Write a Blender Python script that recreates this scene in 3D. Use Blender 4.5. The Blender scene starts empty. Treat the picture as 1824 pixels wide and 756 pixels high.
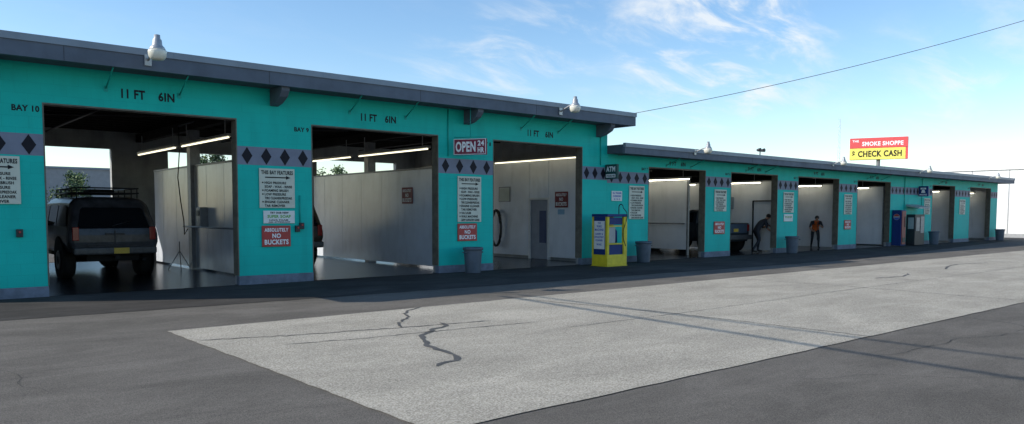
import bpy, bmesh, math, random
from mathutils import Vector, Matrix, Euler
random.seed(7)
scene = bpy.context.scene
COL = scene.collection
scene.view_settings.view_transform = 'Standard'
scene.view_settings.look = 'None'
scene.view_settings.exposure = 0

# ------------------------------------------------------------------ materials
MATS = {}
def mat(name, col, rough=.6, var=.12, scale=3., bump=0., bscale=60., metal=0., emit=0., coat=0.,
        speck=0., sscale=150., stretch=(1, 1, 1), block=False, stain=0., spec=.5, blotch=0.):
    if name in MATS: return MATS[name]
    m = bpy.data.materials.new(name); m.use_nodes = True
    nt = m.node_tree; N = nt.nodes; L = nt.links
    b = N['Principled BSDF']
    b.inputs['Roughness'].default_value = rough
    b.inputs['Metallic'].default_value = metal
    b.inputs['Specular IOR Level'].default_value = spec
    b.inputs['Coat Weight'].default_value = coat
    b.inputs['Coat Roughness'].default_value = .08
    geo = N.new('ShaderNodeNewGeometry')
    mp = N.new('ShaderNodeMapping'); mp.inputs['Scale'].default_value = stretch
    L.new(geo.outputs['Position'], mp.inputs['Vector'])
    n = N.new('ShaderNodeTexNoise'); n.inputs['Scale'].default_value = scale
    n.inputs['Detail'].default_value = 6; n.inputs['Roughness'].default_value = .62
    L.new(mp.outputs['Vector'], n.inputs['Vector'])
    mr = N.new('ShaderNodeMapRange')
    mr.inputs[1].default_value = .32; mr.inputs[2].default_value = .68
    mr.inputs[3].default_value = 1 - var; mr.inputs[4].default_value = 1 + var
    L.new(n.outputs['Fac'], mr.inputs[0])
    fac = mr.outputs[0]
    def mul(a, bb):
        q = N.new('ShaderNodeMath'); q.operation = 'MULTIPLY'; L.new(a, q.inputs[0]); L.new(bb, q.inputs[1]); return q.outputs[0]
    heights = []
    if speck:
        n2 = N.new('ShaderNodeTexNoise'); n2.inputs['Scale'].default_value = sscale; n2.inputs['Detail'].default_value = 3
        L.new(geo.outputs['Position'], n2.inputs['Vector'])
        r2 = N.new('ShaderNodeMapRange'); r2.inputs[1].default_value = .35; r2.inputs[2].default_value = .65
        r2.inputs[3].default_value = 1 - speck; r2.inputs[4].default_value = 1 + speck
        L.new(n2.outputs['Fac'], r2.inputs[0]); fac = mul(fac, r2.outputs[0])
    if blotch:
        m5 = N.new('ShaderNodeMapping'); m5.inputs['Scale'].default_value = (.5, 1.3, 1)
        L.new(geo.outputs['Position'], m5.inputs['Vector'])
        n5 = N.new('ShaderNodeTexNoise'); n5.inputs['Scale'].default_value = 1.1; n5.inputs['Detail'].default_value = 9; n5.inputs['Roughness'].default_value = .7; n5.inputs['Distortion'].default_value = .6
        L.new(m5.outputs[0], n5.inputs['Vector'])
        r5 = N.new('ShaderNodeMapRange'); r5.inputs[1].default_value = .40; r5.inputs[2].default_value = .62
        r5.inputs[3].default_value = 1 - blotch; r5.inputs[4].default_value = 1 + blotch * .5
        L.new(n5.outputs['Fac'], r5.inputs[0]); fac = mul(fac, r5.outputs[0])
    if stain:
        m3 = N.new('ShaderNodeMapping'); m3.inputs['Scale'].default_value = (3, 3, .7)
        L.new(geo.outputs['Position'], m3.inputs['Vector'])
        n3 = N.new('ShaderNodeTexNoise'); n3.inputs['Scale'].default_value = 1.; n3.inputs['Detail'].default_value = 8
        L.new(m3.outputs['Vector'], n3.inputs['Vector'])
        r3 = N.new('ShaderNodeMapRange'); r3.inputs[1].default_value = .5; r3.inputs[2].default_value = .78
        r3.inputs[3].default_value = 1; r3.inputs[4].default_value = 1 - stain
        L.new(n3.outputs['Fac'], r3.inputs[0]); fac = mul(fac, r3.outputs[0])
        sx = N.new('ShaderNodeSeparateXYZ'); L.new(geo.outputs['Position'], sx.inputs[0])
        r4 = N.new('ShaderNodeMapRange'); r4.inputs[1].default_value = 0; r4.inputs[2].default_value = .7
        r4.inputs[3].default_value = 1 - stain * .9; r4.inputs[4].default_value = 1
        L.new(sx.outputs[2], r4.inputs[0]); fac = mul(fac, r4.outputs[0])
    if block:
        sx = N.new('ShaderNodeSeparateXYZ'); L.new(geo.outputs['Position'], sx.inputs[0])
        ad = N.new('ShaderNodeMath'); ad.operation = 'ADD'; L.new(sx.outputs[0], ad.inputs[0]); L.new(sx.outputs[1], ad.inputs[1])
        cb = N.new('ShaderNodeCombineXYZ'); L.new(ad.outputs[0], cb.inputs[0]); L.new(sx.outputs[2], cb.inputs[1])
        br = N.new('ShaderNodeTexBrick'); L.new(cb.outputs[0], br.inputs['Vector'])
        br.inputs['Scale'].default_value = 1; br.inputs['Brick Width'].default_value = .4; br.inputs['Row Height'].default_value = .2
        br.inputs['Mortar Size'].default_value = .004; br.inputs['Mortar Smooth'].default_value = .6
        br.inputs['Color1'].default_value = (1, 1, 1, 1); br.inputs['Color2'].default_value = (.965, .965, .965, 1)
        br.inputs['Mortar'].default_value = (.84, .84, .84, 1)
        rg = N.new('ShaderNodeRGBToBW'); L.new(br.outputs['Color'], rg.inputs[0])
        fac = mul(fac, rg.outputs[0])
        heights.append((rg.outputs[0], .6))
    vs = N.new('ShaderNodeVectorMath'); vs.operation = 'SCALE'
    vs.inputs[0].default_value = col[:3]
    L.new(fac, vs.inputs['Scale'])
    L.new(vs.outputs[0], b.inputs['Base Color'])
    if bump:
        n4 = N.new('ShaderNodeTexNoise'); n4.inputs['Scale'].default_value = bscale; n4.inputs['Detail'].default_value = 5
        L.new(geo.outputs['Position'], n4.inputs['Vector'])
        bp = N.new('ShaderNodeBump'); bp.inputs['Strength'].default_value = bump; bp.inputs['Distance'].default_value = .01
        h = n4.outputs['Fac']
        if heights:
            q = N.new('ShaderNodeMath'); q.operation = 'MULTIPLY_ADD'
            L.new(heights[0][0], q.inputs[0]); q.inputs[1].default_value = 2.; L.new(h, q.inputs[2]); h = q.outputs[0]
        L.new(h, bp.inputs['Height']); L.new(bp.outputs[0], b.inputs['Normal'])
    if emit:
        b.inputs['Emission Color'].default_value = (col[0], col[1], col[2], 1)
        b.inputs['Emission Strength'].default_value = emit
    MATS[name] = m
    return m

TEAL = mat('teal_block_paint', (.004, .52, .45), .6, .06, 1.0, .35, 90, block=True, stain=.14, spec=.25)
TEALP = mat('teal_plain_paint', (.005, .36, .31), .5, .08, 3, spec=.3)
BAND = mat('grey_band_paint', (.20, .22, .29), .6, .1, 3, .3, 90, spec=.3)
BASEG = mat('grey_base_paint', (.19, .23, .31), .7, .25, 5, .3, 60, stain=.4)
BLACKP = mat('black_paint', (.008, .008, .016), .6, .1, 5, spec=.25)
FASC = mat('fascia_slate', (.105, .13, .17), .6, .15, 2, stain=.15, spec=.3)
FLASH = mat('roof_flashing', (.20, .24, .29), .45, .1, 2, metal=.2)
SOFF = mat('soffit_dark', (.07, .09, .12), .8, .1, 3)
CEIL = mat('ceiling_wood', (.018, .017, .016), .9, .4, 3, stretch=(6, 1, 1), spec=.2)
INNER = mat('inner_block_wall', (.36, .37, .37), .6, .15, 2, .3, 60, block=True, stain=.35)
PANEL = mat('white_divider_panel', (.72, .77, .85), .22, .07, 1.5, stain=.17)
PANELB = mat('bright_wall_panel', (.84, .86, .90), .30, .05, 1.5, stain=.12)
DARKM = mat('dark_metal', (.03, .03, .035), .5, .2, 8, metal=.3)
GREYM = mat('grey_metal', (.22, .23, .25), .45, .15, 8, metal=.4)
WHITEM = mat('white_paint', (.74, .74, .72), .5, .06, 6)
DULLW = mat('dull_white_paint', (.36, .37, .38), .5, .1, 6)
TRIM = mat('dull_steel_trim', (.12, .11, .085), .6, .3, 6)
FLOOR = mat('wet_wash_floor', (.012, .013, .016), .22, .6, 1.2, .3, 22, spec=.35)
ASPH = mat('asphalt', (.160, .145, .126), .95, .14, .35, .8, 190, speck=.34, sscale=110, spec=.08, blotch=.17)
SHADE_APRON = mat('shade_dark_asphalt', (.066, .061, .056), .9, .2, .5, .7, 160, speck=.35, sscale=90, spec=.1, blotch=.25)  # asphalt tone darkened so the building's shade is painted into it
PATCH = mat('exposed_aggregate', (.415, .378, .312), .95, .09, .5, .9, 160, speck=.36, sscale=65, spec=.08, blotch=.13)
TAR = mat('tar_sealant', (.085, .08, .072), .7, .25, 4)
TUBE = mat('fluorescent_tube', (1., .93, .66), .4, 0, 1, emit=2.2)
TUBEL = mat('bright_fluorescent_tube', (1., .94, .72), .4, 0, 1, emit=7.)
CREAM = mat('cream_sign', (.58, .60, .51), .5, .06, 5)
SIGNR = mat('red_sign', (.42, .04, .035), .5, .12, 5)
SIGNRD = mat('dark_red_sign', (.22, .03, .03), .5, .12, 5)
MAROON = mat('maroon_sign', (.20, .012, .045), .4, .1, 5, spec=.3)
INK = mat('dark_ink', (.012, .014, .018), .6, .1, 5, spec=.2)
WINK = mat('white_ink', (.85, .85, .85), .5, .04, 5)
GREENINK = mat('green_ink', (.12, .38, .05), .5, .04, 5)
BLUEINK = mat('blue_ink', (.03, .10, .42), .5, .04, 5)
YEL = mat('yellow_paint', (.66, .53, .02), .45, .12, 6)
BLUE = mat('blue_paint', (.010, .035, .16), .5, .1, 6, spec=.25)
BINM = mat('slate_plastic', (.085, .11, .145), .55, .15, 5)
GLASSW = mat('milky_refractor', (.72, .70, .60), .25, .08, 20)
GALV = mat('galvanised_housing', (.42, .43, .43), .4, .12, 15, metal=.5)
RUB = mat('tyre_rubber', (.015, .015, .015), .8, .2, 20, spec=.3)
RIMM = mat('wheel_rim_metal', (.25, .25, .26), .4, .2, 10, metal=.6)
CARG = mat('car_window_glass', (.010, .012, .016), .06, .1, 3, spec=.9)
REDL = mat('red_lamp_lens', (.30, .01, .01), .2, .1, 10, coat=.5)
CHR = mat('bumper_dull_metal', (.09, .09, .092), .5, .3, 10, metal=.3)
PLATE = mat('yellow_plate', (.62, .42, .05), .5, .1, 10)
HOSE = mat('black_hose', (.01, .01, .01), .45, .1, 10)
WIREM = mat('weathered_wire', (.09, .095, .105), .6, .1, 10)

# ------------------------------------------------------------------ helpers
def top(name, label, cat, loc=(0, 0, 0), group=None, rotz=0.):
    e = bpy.data.objects.new(name, None); e.empty_display_size = .2
    e.location = loc; e.rotation_euler[2] = rotz
    e['label'] = label; e['category'] = cat
    if group: e['group'] = group
    COL.objects.link(e); return e

class MB:
    def __init__(s): s.v = []; s.f = []; s.m = []; s.s = []
    def add(s, vs, fs, mi=0, smooth=False):
        o = len(s.v); s.v += [tuple(p) for p in vs]
        for f in fs:
            s.f.append([i + o for i in f]); s.m.append(mi); s.s.append(smooth)
    def box(s, x0, x1, y0, y1, z0, z1, mi=0):
        v = [(x, y, z) for z in (z0, z1) for y in (y0, y1) for x in (x0, x1)]
        s.add(v, [(0, 2, 3, 1), (4, 5, 7, 6), (0, 1, 5, 4), (2, 6, 7, 3), (0, 4, 6, 2), (1, 3, 7, 5)], mi)
    def prismx(s, poly, x0, x1, mi=0):
        n = len(poly)
        v = [(x0, a, b) for a, b in poly] + [(x1, a, b) for a, b in poly]
        s.add(v, [tuple(range(n)), tuple(range(2 * n - 1, n - 1, -1))] + [(i, (i + 1) % n, n + (i + 1) % n, n + i) for i in range(n)], mi)
    def quad(s, pts, mi=0): s.add(pts, [tuple(range(len(pts)))], mi)
    def lathe(s, prof, c=(0, 0, 0), seg=20, mi=0, axis='z'):
        vs = []
        for r, z in prof:
            for k in range(seg):
                a = 2 * math.pi * k / seg
                p = (r * math.cos(a), r * math.sin(a), z)
                if axis == 'x': p = (p[2], p[0], p[1])
                if axis == 'y': p = (p[0], p[2], p[1])
                vs.append((p[0] + c[0], p[1] + c[1], p[2] + c[2]))
        fs = []
        for i in range(len(prof) - 1):
            for k in range(seg):
                fs.append((i * seg + k, i * seg + (k + 1) % seg, (i + 1) * seg + (k + 1) % seg, (i + 1) * seg + k))
        s.add(vs, fs, mi, True)
        o = len(s.v) - len(vs)
        s.f.append([o + k for k in range(seg)][::-1]); s.m.append(mi); s.s.append(False)
        s.f.append([o + (len(prof) - 1) * seg + k for k in range(seg)]); s.m.append(mi); s.s.append(False)
    def tube(s, pts, r, seg=8, mi=0, r1=None):
        pts = [Vector(p) for p in pts]; vs = []
        n = len(pts); r1 = r if r1 is None else r1
        for i, p in enumerate(pts):
            d = (pts[min(i + 1, n - 1)] - pts[max(i - 1, 0)]).normalized()
            up = Vector((0, 0, 1)) if abs(d.z) < .95 else Vector((1, 0, 0))
            a = d.cross(up).normalized(); b = d.cross(a)
            rr = r + (r1 - r) * i / max(1, n - 1)
            for k in range(seg):
                t = 2 * math.pi * k / seg
                vs.append(p + a * (math.cos(t) * rr) + b * (math.sin(t) * rr))
        fs = [(i * seg + k, i * seg + (k + 1) % seg, (i + 1) * seg + (k + 1) % seg, (i + 1) * seg + k) for i in range(n - 1) for k in range(seg)]
        s.add(vs, fs, mi, True)
        o = len(s.v) - len(vs)
        s.f.append([o + k for k in range(seg)]); s.m.append(mi); s.s.append(False)
        s.f.append([o + (n - 1) * seg + k for k in range(seg)][::-1]); s.m.append(mi); s.s.append(False)
    def obj(s, name, parent, mats, bevel=0., seg=2, off=None, sheet=False):
        me = bpy.data.meshes.new(name)
        vs = s.v
        if off: vs = [(a - off[0], b - off[1], c - off[2]) for a, b, c in vs]
        me.from_pydata(vs, [], s.f)
        for mm in (mats if isinstance(mats, (list, tuple)) else [mats]): me.materials.append(mm)
        for p, mi, sm in zip(me.polygons, s.m, s.s): p.material_index = mi; p.use_smooth = sm
        if not sheet:
            bm = bmesh.new(); bm.from_mesh(me); bmesh.ops.recalc_face_normals(bm, faces=bm.faces[:]); bm.to_mesh(me); bm.free()
        o = bpy.data.objects.new(name, me); COL.objects.link(o)
        if parent: o.parent = parent
        if bevel:
            md = o.modifiers.new('bevel', 'BEVEL'); md.width = bevel; md.segments = seg; md.limit_method = 'ANGLE'
        return o

TXT = {}
def text_geo(t):
    if t in TXT: return TXT[t]
    cu = bpy.data.curves.new('t', 'FONT'); cu.body = t; cu.offset = .036; cu.resolution_u = 3; cu.space_character = 1.08
    o = bpy.data.objects.new('t', cu); COL.objects.link(o)
    bpy.context.view_layer.update()
    dg = bpy.context.evaluated_depsgraph_get()
    me = bpy.data.meshes.new_from_object(o.evaluated_get(dg))
    vs = [v.co.copy() for v in me.vertices]; fs = [tuple(p.vertices) for p in me.polygons]
    bpy.data.objects.remove(o); bpy.data.curves.remove(cu); bpy.data.meshes.remove(me)
    x0 = min(v.x for v in vs); x1 = max(v.x for v in vs); y0 = min(v.y for v in vs); y1 = max(v.y for v in vs)
    vs = [((v.x - (x0 + x1) / 2) / (x1 - x0), (v.y - (y0 + y1) / 2) / (y1 - y0)) for v in vs]
    TXT[t] = (vs, fs, (x1 - x0) / (y1 - y0)); return TXT[t]

FRONT = (Vector((1, 0, 0)), Vector((0, 0, 1)), Vector((0, -1, 0)))
LEFTF = (Vector((0, -1, 0)), Vector((0, 0, 1)), Vector((-1, 0, 0)))
def letters(mb, frame, o, items, mi=0, lift=.003):
    """items: (text,u,v,width or None,height,align)"""
    U, V, Nn = frame; o = Vector(o)
    for it in items:
        t, u, v, w, h = it[:5]; al = it[5] if len(it) > 5 else 'c'
        vs, fs, asp = text_geo(t)
        if w is None: w = h * asp
        if al == 'l': u = u + w / 2
        mb.add([o + U * (u + a * w) + V * (v + b * h) + Nn * lift for a, b in vs], fs, mi)
def flat(mb, frame, o, pts, mi=0, lift=.003):
    U, V, Nn = frame; o = Vector(o)
    mb.quad([o + U * a + V * b + Nn * lift for a, b in pts], mi)

# ------------------------------------------------------------------ ground
def sheet(name, pts, z, m, label=None):
    me = bpy.data.meshes.new(name); me.from_pydata([(a, b, z) for a, b in pts], [], [tuple(range(len(pts)))])
    me.materials.append(m); o = bpy.data.objects.new(name, me); COL.objects.link(o); o['kind'] = 'structure'
    if label: o['label'] = label
    return o
DIRT = mat('dry_ground', (.20, .19, .16), .95, .25, .2, .3, 20, speck=.2, sscale=6)
sheet('ground', [(-900, -900), (900, -900), (900, 900), (-900, 900)], -.008, DIRT)
sheet('asphalt_lot', [(-60, -60), (120, -60), (120, 32), (-60, 32)], -.003, ASPH)
random.seed(3)
def rough(a, b, n, amp):
    out = []
    for i in range(n):
        t = i / n
        out.append((a[0] + (b[0] - a[0]) * t + random.uniform(-amp, amp), a[1] + (b[1] - a[1]) * t + random.uniform(-amp, amp)))
    return out
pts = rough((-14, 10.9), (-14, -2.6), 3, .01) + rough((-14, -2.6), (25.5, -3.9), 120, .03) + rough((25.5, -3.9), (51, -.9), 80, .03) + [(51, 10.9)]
sheet('shade_dark_apron', pts, .001, SHADE_APRON)  # dark sheet along the front, deepens the roof's cast shade by colour
pts = rough((3.0, -5.6), (3.02, -11.55), 40, .012) + rough((3.02, -11.55), (60, -11.7), 160, .012) + rough((60, -11.7), (60, -5.2), 10, .01) + rough((60, -5.2), (3.0, -5.6), 160, .012)
sheet('aggregate_paving', pts, .005, PATCH)
def ribbon(name, pts, w, m=None, z=.009, jit=.03, step=.09):
    P = []
    for i in range(len(pts) - 1):
        a = Vector(pts[i]); b = Vector(pts[i + 1]); n = max(2, int((b - a).length / step))
        for k in range(n): P.append(a.lerp(b, k / n))
    P.append(Vector(pts[-1]))
    amp = min(jit, w * .9)
    P = [p + Vector((random.uniform(-amp, amp), random.uniform(-amp, amp))) for p in P]
    vs = []; fs = []
    for i, p in enumerate(P):
        d = (P[min(i + 1, len(P) - 1)] - P[max(0, i - 1)]).normalized(); nrm = Vector((-d.y, d.x))
        ww = w * random.uniform(.25, .62)
        if i in (0, len(P) - 1): ww *= .3
        vs += [(p.x + nrm.x * ww, p.y + nrm.y * ww, z), (p.x - nrm.x * ww, p.y - nrm.y * ww, z)]
    for i in range(len(P) - 1): fs.append((2 * i, 2 * i + 1, 2 * i + 3, 2 * i + 2))
    me = bpy.data.meshes.new(name); me.from_pydata(vs, [], fs); me.materials.append(m or TAR)
    o = bpy.data.objects.new(name, me); COL.objects.link(o); o['kind'] = 'structure'
ribbon('crack_sealant', [(6.14, -7.21), (6.02, -7.49), (5.6, -7.72), (5.22, -8.07), (5.10, -8.4), (4.93, -8.62), (4.90, -9.0), (4.83, -9.3), (4.76, -9.5), (4.34, -9.66)], .075)
ribbon('crack_sealant', [(6.93, -5.52), (6.5, -5.8), (6.21, -6.15), (6.14, -6.45), (5.9, -6.65), (5.56, -6.98), (5.49, -7.24)], .045)
ribbon('crack_sealant', [(3.04, -6.6), (4.1, -6.95), (5.4, -7.24), (6.8, -7.5)], .034)
ribbon('crack_sealant', [(3.7, -7.51), (4.6, -7.7), (5.52, -7.78), (7.2, -8.0)], .022)
ribbon('crack_sealant', [(8.95, -5.65), (9.2, -7.2), (9.43, -8.64), (9.5, -10), (9.56, -11.6)], .026)
ribbon('crack_sealant', [(18.3, -7.7), (19.4, -7.9), (20.4, -7.6)], .06)
ribbon('crack_sealant', [(22.8, -7.6), (24, -7.2), (25.3, -7.0), (27, -7.3)], .06)
ribbon('crack_sealant', [(15.6, -5.7), (15.8, -8), (15.6, -11.6)], .026)
ribbon('crack_sealant', [(21.6, -5.6), (21.8, -8), (21.7, -11.6)], .03)
ribbon('crack_sealant', [(28.2, -5.5), (28.1, -8), (28.3, -11.6)], .04)
ribbon('crack_sealant', [(7.2, -8.66), (10, -8.7), (14, -8.6), (22, -8.65), (40, -8.6)], .016)
CRK = mat('open_crack', (.03, .028, .025), .9)
def wander(a, ang, n, st, seed):
    r = random.Random(seed); p = Vector(a); out = [p.copy()]
    for i in range(n):
        ang += r.uniform(-.5, .5); p = p + Vector((math.cos(ang), math.sin(ang))) * st; out.append(p.copy())
    return out
for a, g, n, w_, s_ in (((8.4, -12.2), -.1, 14, .010, 1), ((1.2, -8.5), 1.2, 16, .006, 2), ((1.0, -11.2), -.6, 14, .007, 4), ((11.5, -12.6), -.2, 18, .012, 5), ((6.6, -12.3), -.9, 12, .007, 6)):
    ribbon('pavement_crack', wander(a, g, n, .22, s_), w_, CRK, .002)

# ------------------------------------------------------------------ buildings
def building(name, label, X0, X1, ops, hop, zroof, ztop, rx0, rx1, beams, band, depth=10.4):
    off = (X0, 0, 0)
    B = top(name, label, 'building', off)
    def wallrow(y0, y1):
        w = MB(); xs = X0
        for a, b in ops:
            w.box(xs, a, y0, y1, 0, hop, 0); xs = b
        w.box(xs, X1, y0, y1, 0, hop, 0)
        w.box(X0, X1, y0, y1, hop, zroof, 0)
        return w
    wallrow(0, .12).obj('front_wall', B, TEAL, off=off)
    wallrow(.122, .24).obj('front_wall_lining', B, INNER, off=off)
    wallrow(depth - .2, depth).obj('back_wall', B, INNER, off=off)
    w = MB(); w.box(X0, X0 + .2, .242, depth - .202, 0, zroof); w.obj('end_wall', B, INNER, off=off)
    w = MB(); w.box(X1 - .2, X1, .242, depth - .202, 0, zroof); w.obj('end_wall', B, INNER, off=off)
    xs = X0; segs = []
    for a, b in ops: segs.append((xs, a)); xs = b
    segs.append((xs, X1))
    for a, b in segs:
        w = MB(); d = MB()
        w.box(a - (.0 if a == X0 else .006), b + (.0 if b == X1 else .006), -.012, .13, 0, .19)
        d.box(a, b, -.003, 0, band[0], band[1], 0)
        n = max(1, round((b - a) / .41)); st = (b - a) / n; c = (band[0] + band[1]) / 2; hh = (band[1] - band[0]) * .47
        for i in range(n):
            cx = a + st * (i + .5)
            d.quad([(cx - .115, -.006, c), (cx, -.006, c - hh), (cx + .115, -.006, c), (cx, -.006, c + hh)], 1)
        w.obj('base_stripe', B, BASEG, off=off)
        d.obj('diamond_band', B, [BAND, BLACKP], off=off)
    for a, b in ops:
        w = MB()
        for x0, x1 in ((a - .003, a + .02), (b - .02, b + .003)):
            w.box(x0, x1, -.006, .25, 0.2, hop - .025)
        w.box(a - .003, b + .003, -.006, .25, hop - .025, hop + .003)
        w.obj('opening_trim', B, TRIM, off=off)
    w = MB()
    w.box(rx0 + .1, rx1 - .1, -.6, depth + .6, zroof, ztop - .04)
    w.obj('roof', B, [SOFF], off=off)
    w = MB()
    zt = ztop - .12
    w.box(rx0, rx1, -.7, -.602, zroof - .02, zt, 0)
    w.box(rx0, rx0 + .098, -.6, depth + .6, zroof - .02, zt, 0)
    w.box(rx1 - .098, rx1, -.6, depth + .6, zroof - .02, zt, 0)
    w.box(rx0, rx1, depth + .602, depth + .7, zroof - .02, zt, 0)
    x = rx0 + 2.6
    while x < rx1 - .5:
        w.box(x - .004, x + .004, -.7025, -.7, zroof - .015, zt - .005, 1); x += 3.66
    w.obj('fascia', B, [FASC, DARKM], off=off)
    w = MB()
    w.box(rx0 - .02, rx1 + .02, -.725, -.62, zt + .001, ztop)
    w.box(rx0 - .02, rx0 + .09, -.619, depth + .6, zt + .001, ztop)
    w.box(rx1 - .09, rx1 + .02, -.619, depth + .6, zt + .001, ztop)
    x = rx0 + 1.4
    while x < rx1 - .5:
        w.box(x - .05, x + .05, -.728, -.725, zt + .003, ztop - .001); x += 3.05
    w.obj('roof_flashing', B, FLASH, off=off)
    w = MB(); y = .6
    while y < depth - .3:
        w.box(X0 + .21, X1 - .21, y, y + .06, zroof - .2, zroof - .002); y += .6
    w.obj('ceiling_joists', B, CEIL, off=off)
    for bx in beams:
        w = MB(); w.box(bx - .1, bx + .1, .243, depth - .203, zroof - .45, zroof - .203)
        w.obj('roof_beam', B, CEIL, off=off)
    for a, b in ops:
        w = MB()
        w.tube([(a + .2, 2.2, zroof - .24), (b - .2, 2.2, zroof - .24)], .03, 6)
        w.tube([((a + b) / 2, .3, zroof - .28), ((a + b) / 2, depth - .3, zroof - .28)], .025, 6)
        w.tube([(a + .1, 6.4, zroof - .24), (b - .1, 4.4, zroof - .24)], .02, 6)
        w.obj('ceiling_pipes', B, DARKM, off=off)
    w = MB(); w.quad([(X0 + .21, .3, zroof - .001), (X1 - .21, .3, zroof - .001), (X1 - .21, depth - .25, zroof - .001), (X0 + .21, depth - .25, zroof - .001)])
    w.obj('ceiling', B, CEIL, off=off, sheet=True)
    w = MB(); w.quad([(X0 + .2, .02, .006), (X1 - .2, .02, .006), (X1 - .2, depth, .006), (X0 + .2, depth, .006)])
    w.obj('wash_floor', B, FLOOR, off=off, sheet=True)
    return B, off

OPT = [(2.616, 6.087), (7.75, 11.156), (12.92, 16.29)]
TB, toff = building('tall_wash_building', 'tall teal block car wash building with three open bays',
                    .8, 17.36, OPT, 3.46, 4.14, 4.50, .25, 17.83, [1.7, 6.9, 12.04], (2.52, 2.90))
OPL = [(19.31, 22.35), (23.87, 26.98), (28.5, 31.84), (33.5, 36.8), (41.6, 44.55), (46.7, 49.9)]
LB, loff = building('low_wash_building', 'long low teal block car wash building with open bays',
                    17.364, 51.0, OPL, 3.0, 3.31, 3.60, 17.85, 51.5, [23.1, 27.75, 32.7, 37.2, 41.2, 45.6], (2.44, 2.80))
w = MB(); w.box(17.364, 17.95, -.6, 10.9, 3.31, 3.56); w.obj('roof', LB, SOFF, off=loff)
w = MB(); w.box(17.364, 17.849, -.7, -.602, 3.29, 3.48); w.obj('fascia', LB, FASC, off=loff)
w = MB(); w.box(17.364, 17.828, -.725, -.62, 3.481, 3.60); w.obj('roof_flashing', LB, FLASH, off=loff)

for bx in (1.75, 6.9, 12.04, 16.95):
    w = MB(); w.prismx([(-.002, 4.138), (-.6, 4.138), (-.6, 4.05), (-.5, 3.93), (-.25, 3.82), (-.002, 3.78)], bx - .09, bx + .09)
    w.obj('roof_bracket', TB, FASC, off=toff, bevel=.008)
for B_, off_, rods, zr, zw in ((TB, toff, (3.65, 4.96, 8.7, 10.2, 13.9, 15.3), 4.13, 3.82), (LB, loff, (20.2, 21.5, 24.8, 26.1, 34.4, 35.8, 42.4), 3.3, 3.08)):
    for rx in rods:
        w = MB()
        w.tube([(rx, -.58, zr), (rx, -.3, (zr + zw) / 2), (rx, -.006, zw)], .014, 6)
        w.box(rx - .03, rx + .03, -.012, -.002, zw - .06, zw + .04)
        w.obj('hanging_rod', B_, TEALP, off=off_)
for B_, off_, cx, za, zb_ in ((TB, toff, 11.45, 2.95, 4.12), (TB, toff, 7.45, 1.24, 1.9), (TB, toff, 17.05, 2.95, 4.1), (LB, loff, 38.3, 1.6, 3.28), (LB, loff, 40.3, 1.9, 3.28)):
    w = MB(); w.tube([(cx, -.02, za), (cx, -.02, zb_)], .014, 6); w.obj('conduit', B_, TEALP, off=off_)

def divider(B, off, X, y0, y1, z0, z1, m=PANEL, seams=True):
    w = MB(); w.box(X - .03, X + .03, y0, y1, z0, z1, 0)
    w.box(X - .05, X + .05, y0 + .01, y1 - .01, z1 + .001, z1 + .045, 1)
    w.box(X - .045, X + .045, y0 - .06, y0 - .001, 0.007, z1 + .045, 1)
    if seams:
        y = y0 + 1.22
        while y < y1 - .2:
            w.box(X - .034, X - .031, y - .012, y + .012, z0 + .01, z1 - .01, 0); y += 1.22
    w.obj('divider_panel', B, [m, GREYM], off=off)
divider(TB, toff, 6.9, .5, 8.6, .06, 2.72)
divider(TB, toff, 12.04, .5, 8.6, .06, 2.72)
for px_ in (6.9, 12.21):
    w = MB(); w.box(px_ - .13, px_ + .13, 5.05, 5.3, .007, 3.68)
    w.obj('steel_post', TB, GREYM, off=toff)
for B_, off_, X, ya, yb in ((TB, toff, 6.55, 1.2, 5.0), (LB, loff, 22.9, 1.4, 5.4)):
    w = MB(); w.tube([(X + .2, ya, 1.15), (X + .1, ya, 1.15), (X, ya + .05, 1.15), (X, yb, 1.15)], .022)
    w.obj('hand_rail', B_, GREYM, off=off_)
w = MB()
X = 17.12
w.box(X - .02, X + .03, .26, 2.28, .1, 3.3, 1)
w.box(X - .02, X + .03, 2.3, 3.2, 1.98, 3.3, 0)
w.box(X - .02, X + .03, 3.22, 9.9, .1, 3.3, 0)
w.obj('wall_cladding', TB, [PANEL, PANELB], off=toff)
w = MB(); w.box(X - .05, X + .03, 2.24, 2.32, .01, 2.02); w.box(X - .05, X + .03, 3.16, 3.24, .01, 2.02); w.box(X - .05, X + .03, 2.321, 3.159, 1.95, 2.02)
w.obj('door_frame', TB, WHITEM, off=toff)
w = MB(); w.box(X - .01, X + .02, 2.33, 3.15, .02, 1.94)
w.obj('service_door', TB, mat('door_grey_blue', (.30, .32, .37), .5), off=toff)
w = MB(); w.box(X - .03, X - .012, 2.42, 2.72, .55, 1.6); w.obj('door_panel', TB, mat('dusk_blue', (.05, .07, .16), .5), off=toff)

def strips(B, off, lst, z, tm):
    for X, y0, y1 in lst:
        h = MB(); h.box(X - .07, X + .07, y0, y1, z + .03, z + .09)
        h.box(X - .01, X + .01, y0 + .3, y0 + .32, z + .091, z + .55); h.box(X - .01, X + .01, y1 - .32, y1 - .3, z + .091, z + .55)
        h.obj('light_fixture', B, DULLW, off=off)
        t = MB(); t.tube([(X - .03, y0 + .02, z), (X - .03, y1 - .02, z)], .018)
        t.obj('fluorescent_tube', B, tm, off=off)
strips(TB, toff, [(6.55, 1.6, 4.9), (6.55, 5.4, 8.9), (11.7, 1.2, 4.9), (11.7, 5.4, 8.9), (16.85, .5, 4.7), (16.85, 5, 8.9)], 3.22, TUBE)
divider(LB, loff, 23.1, 1.3, 8.6, .2, 2.72, PANELB)
for X in (27.75, 32.7, 37.2, 41.3, 45.6):
    divider(LB, loff, X, .5 if X < 44 else .4, 9.6, .06, 2.8, PANELB)
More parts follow.
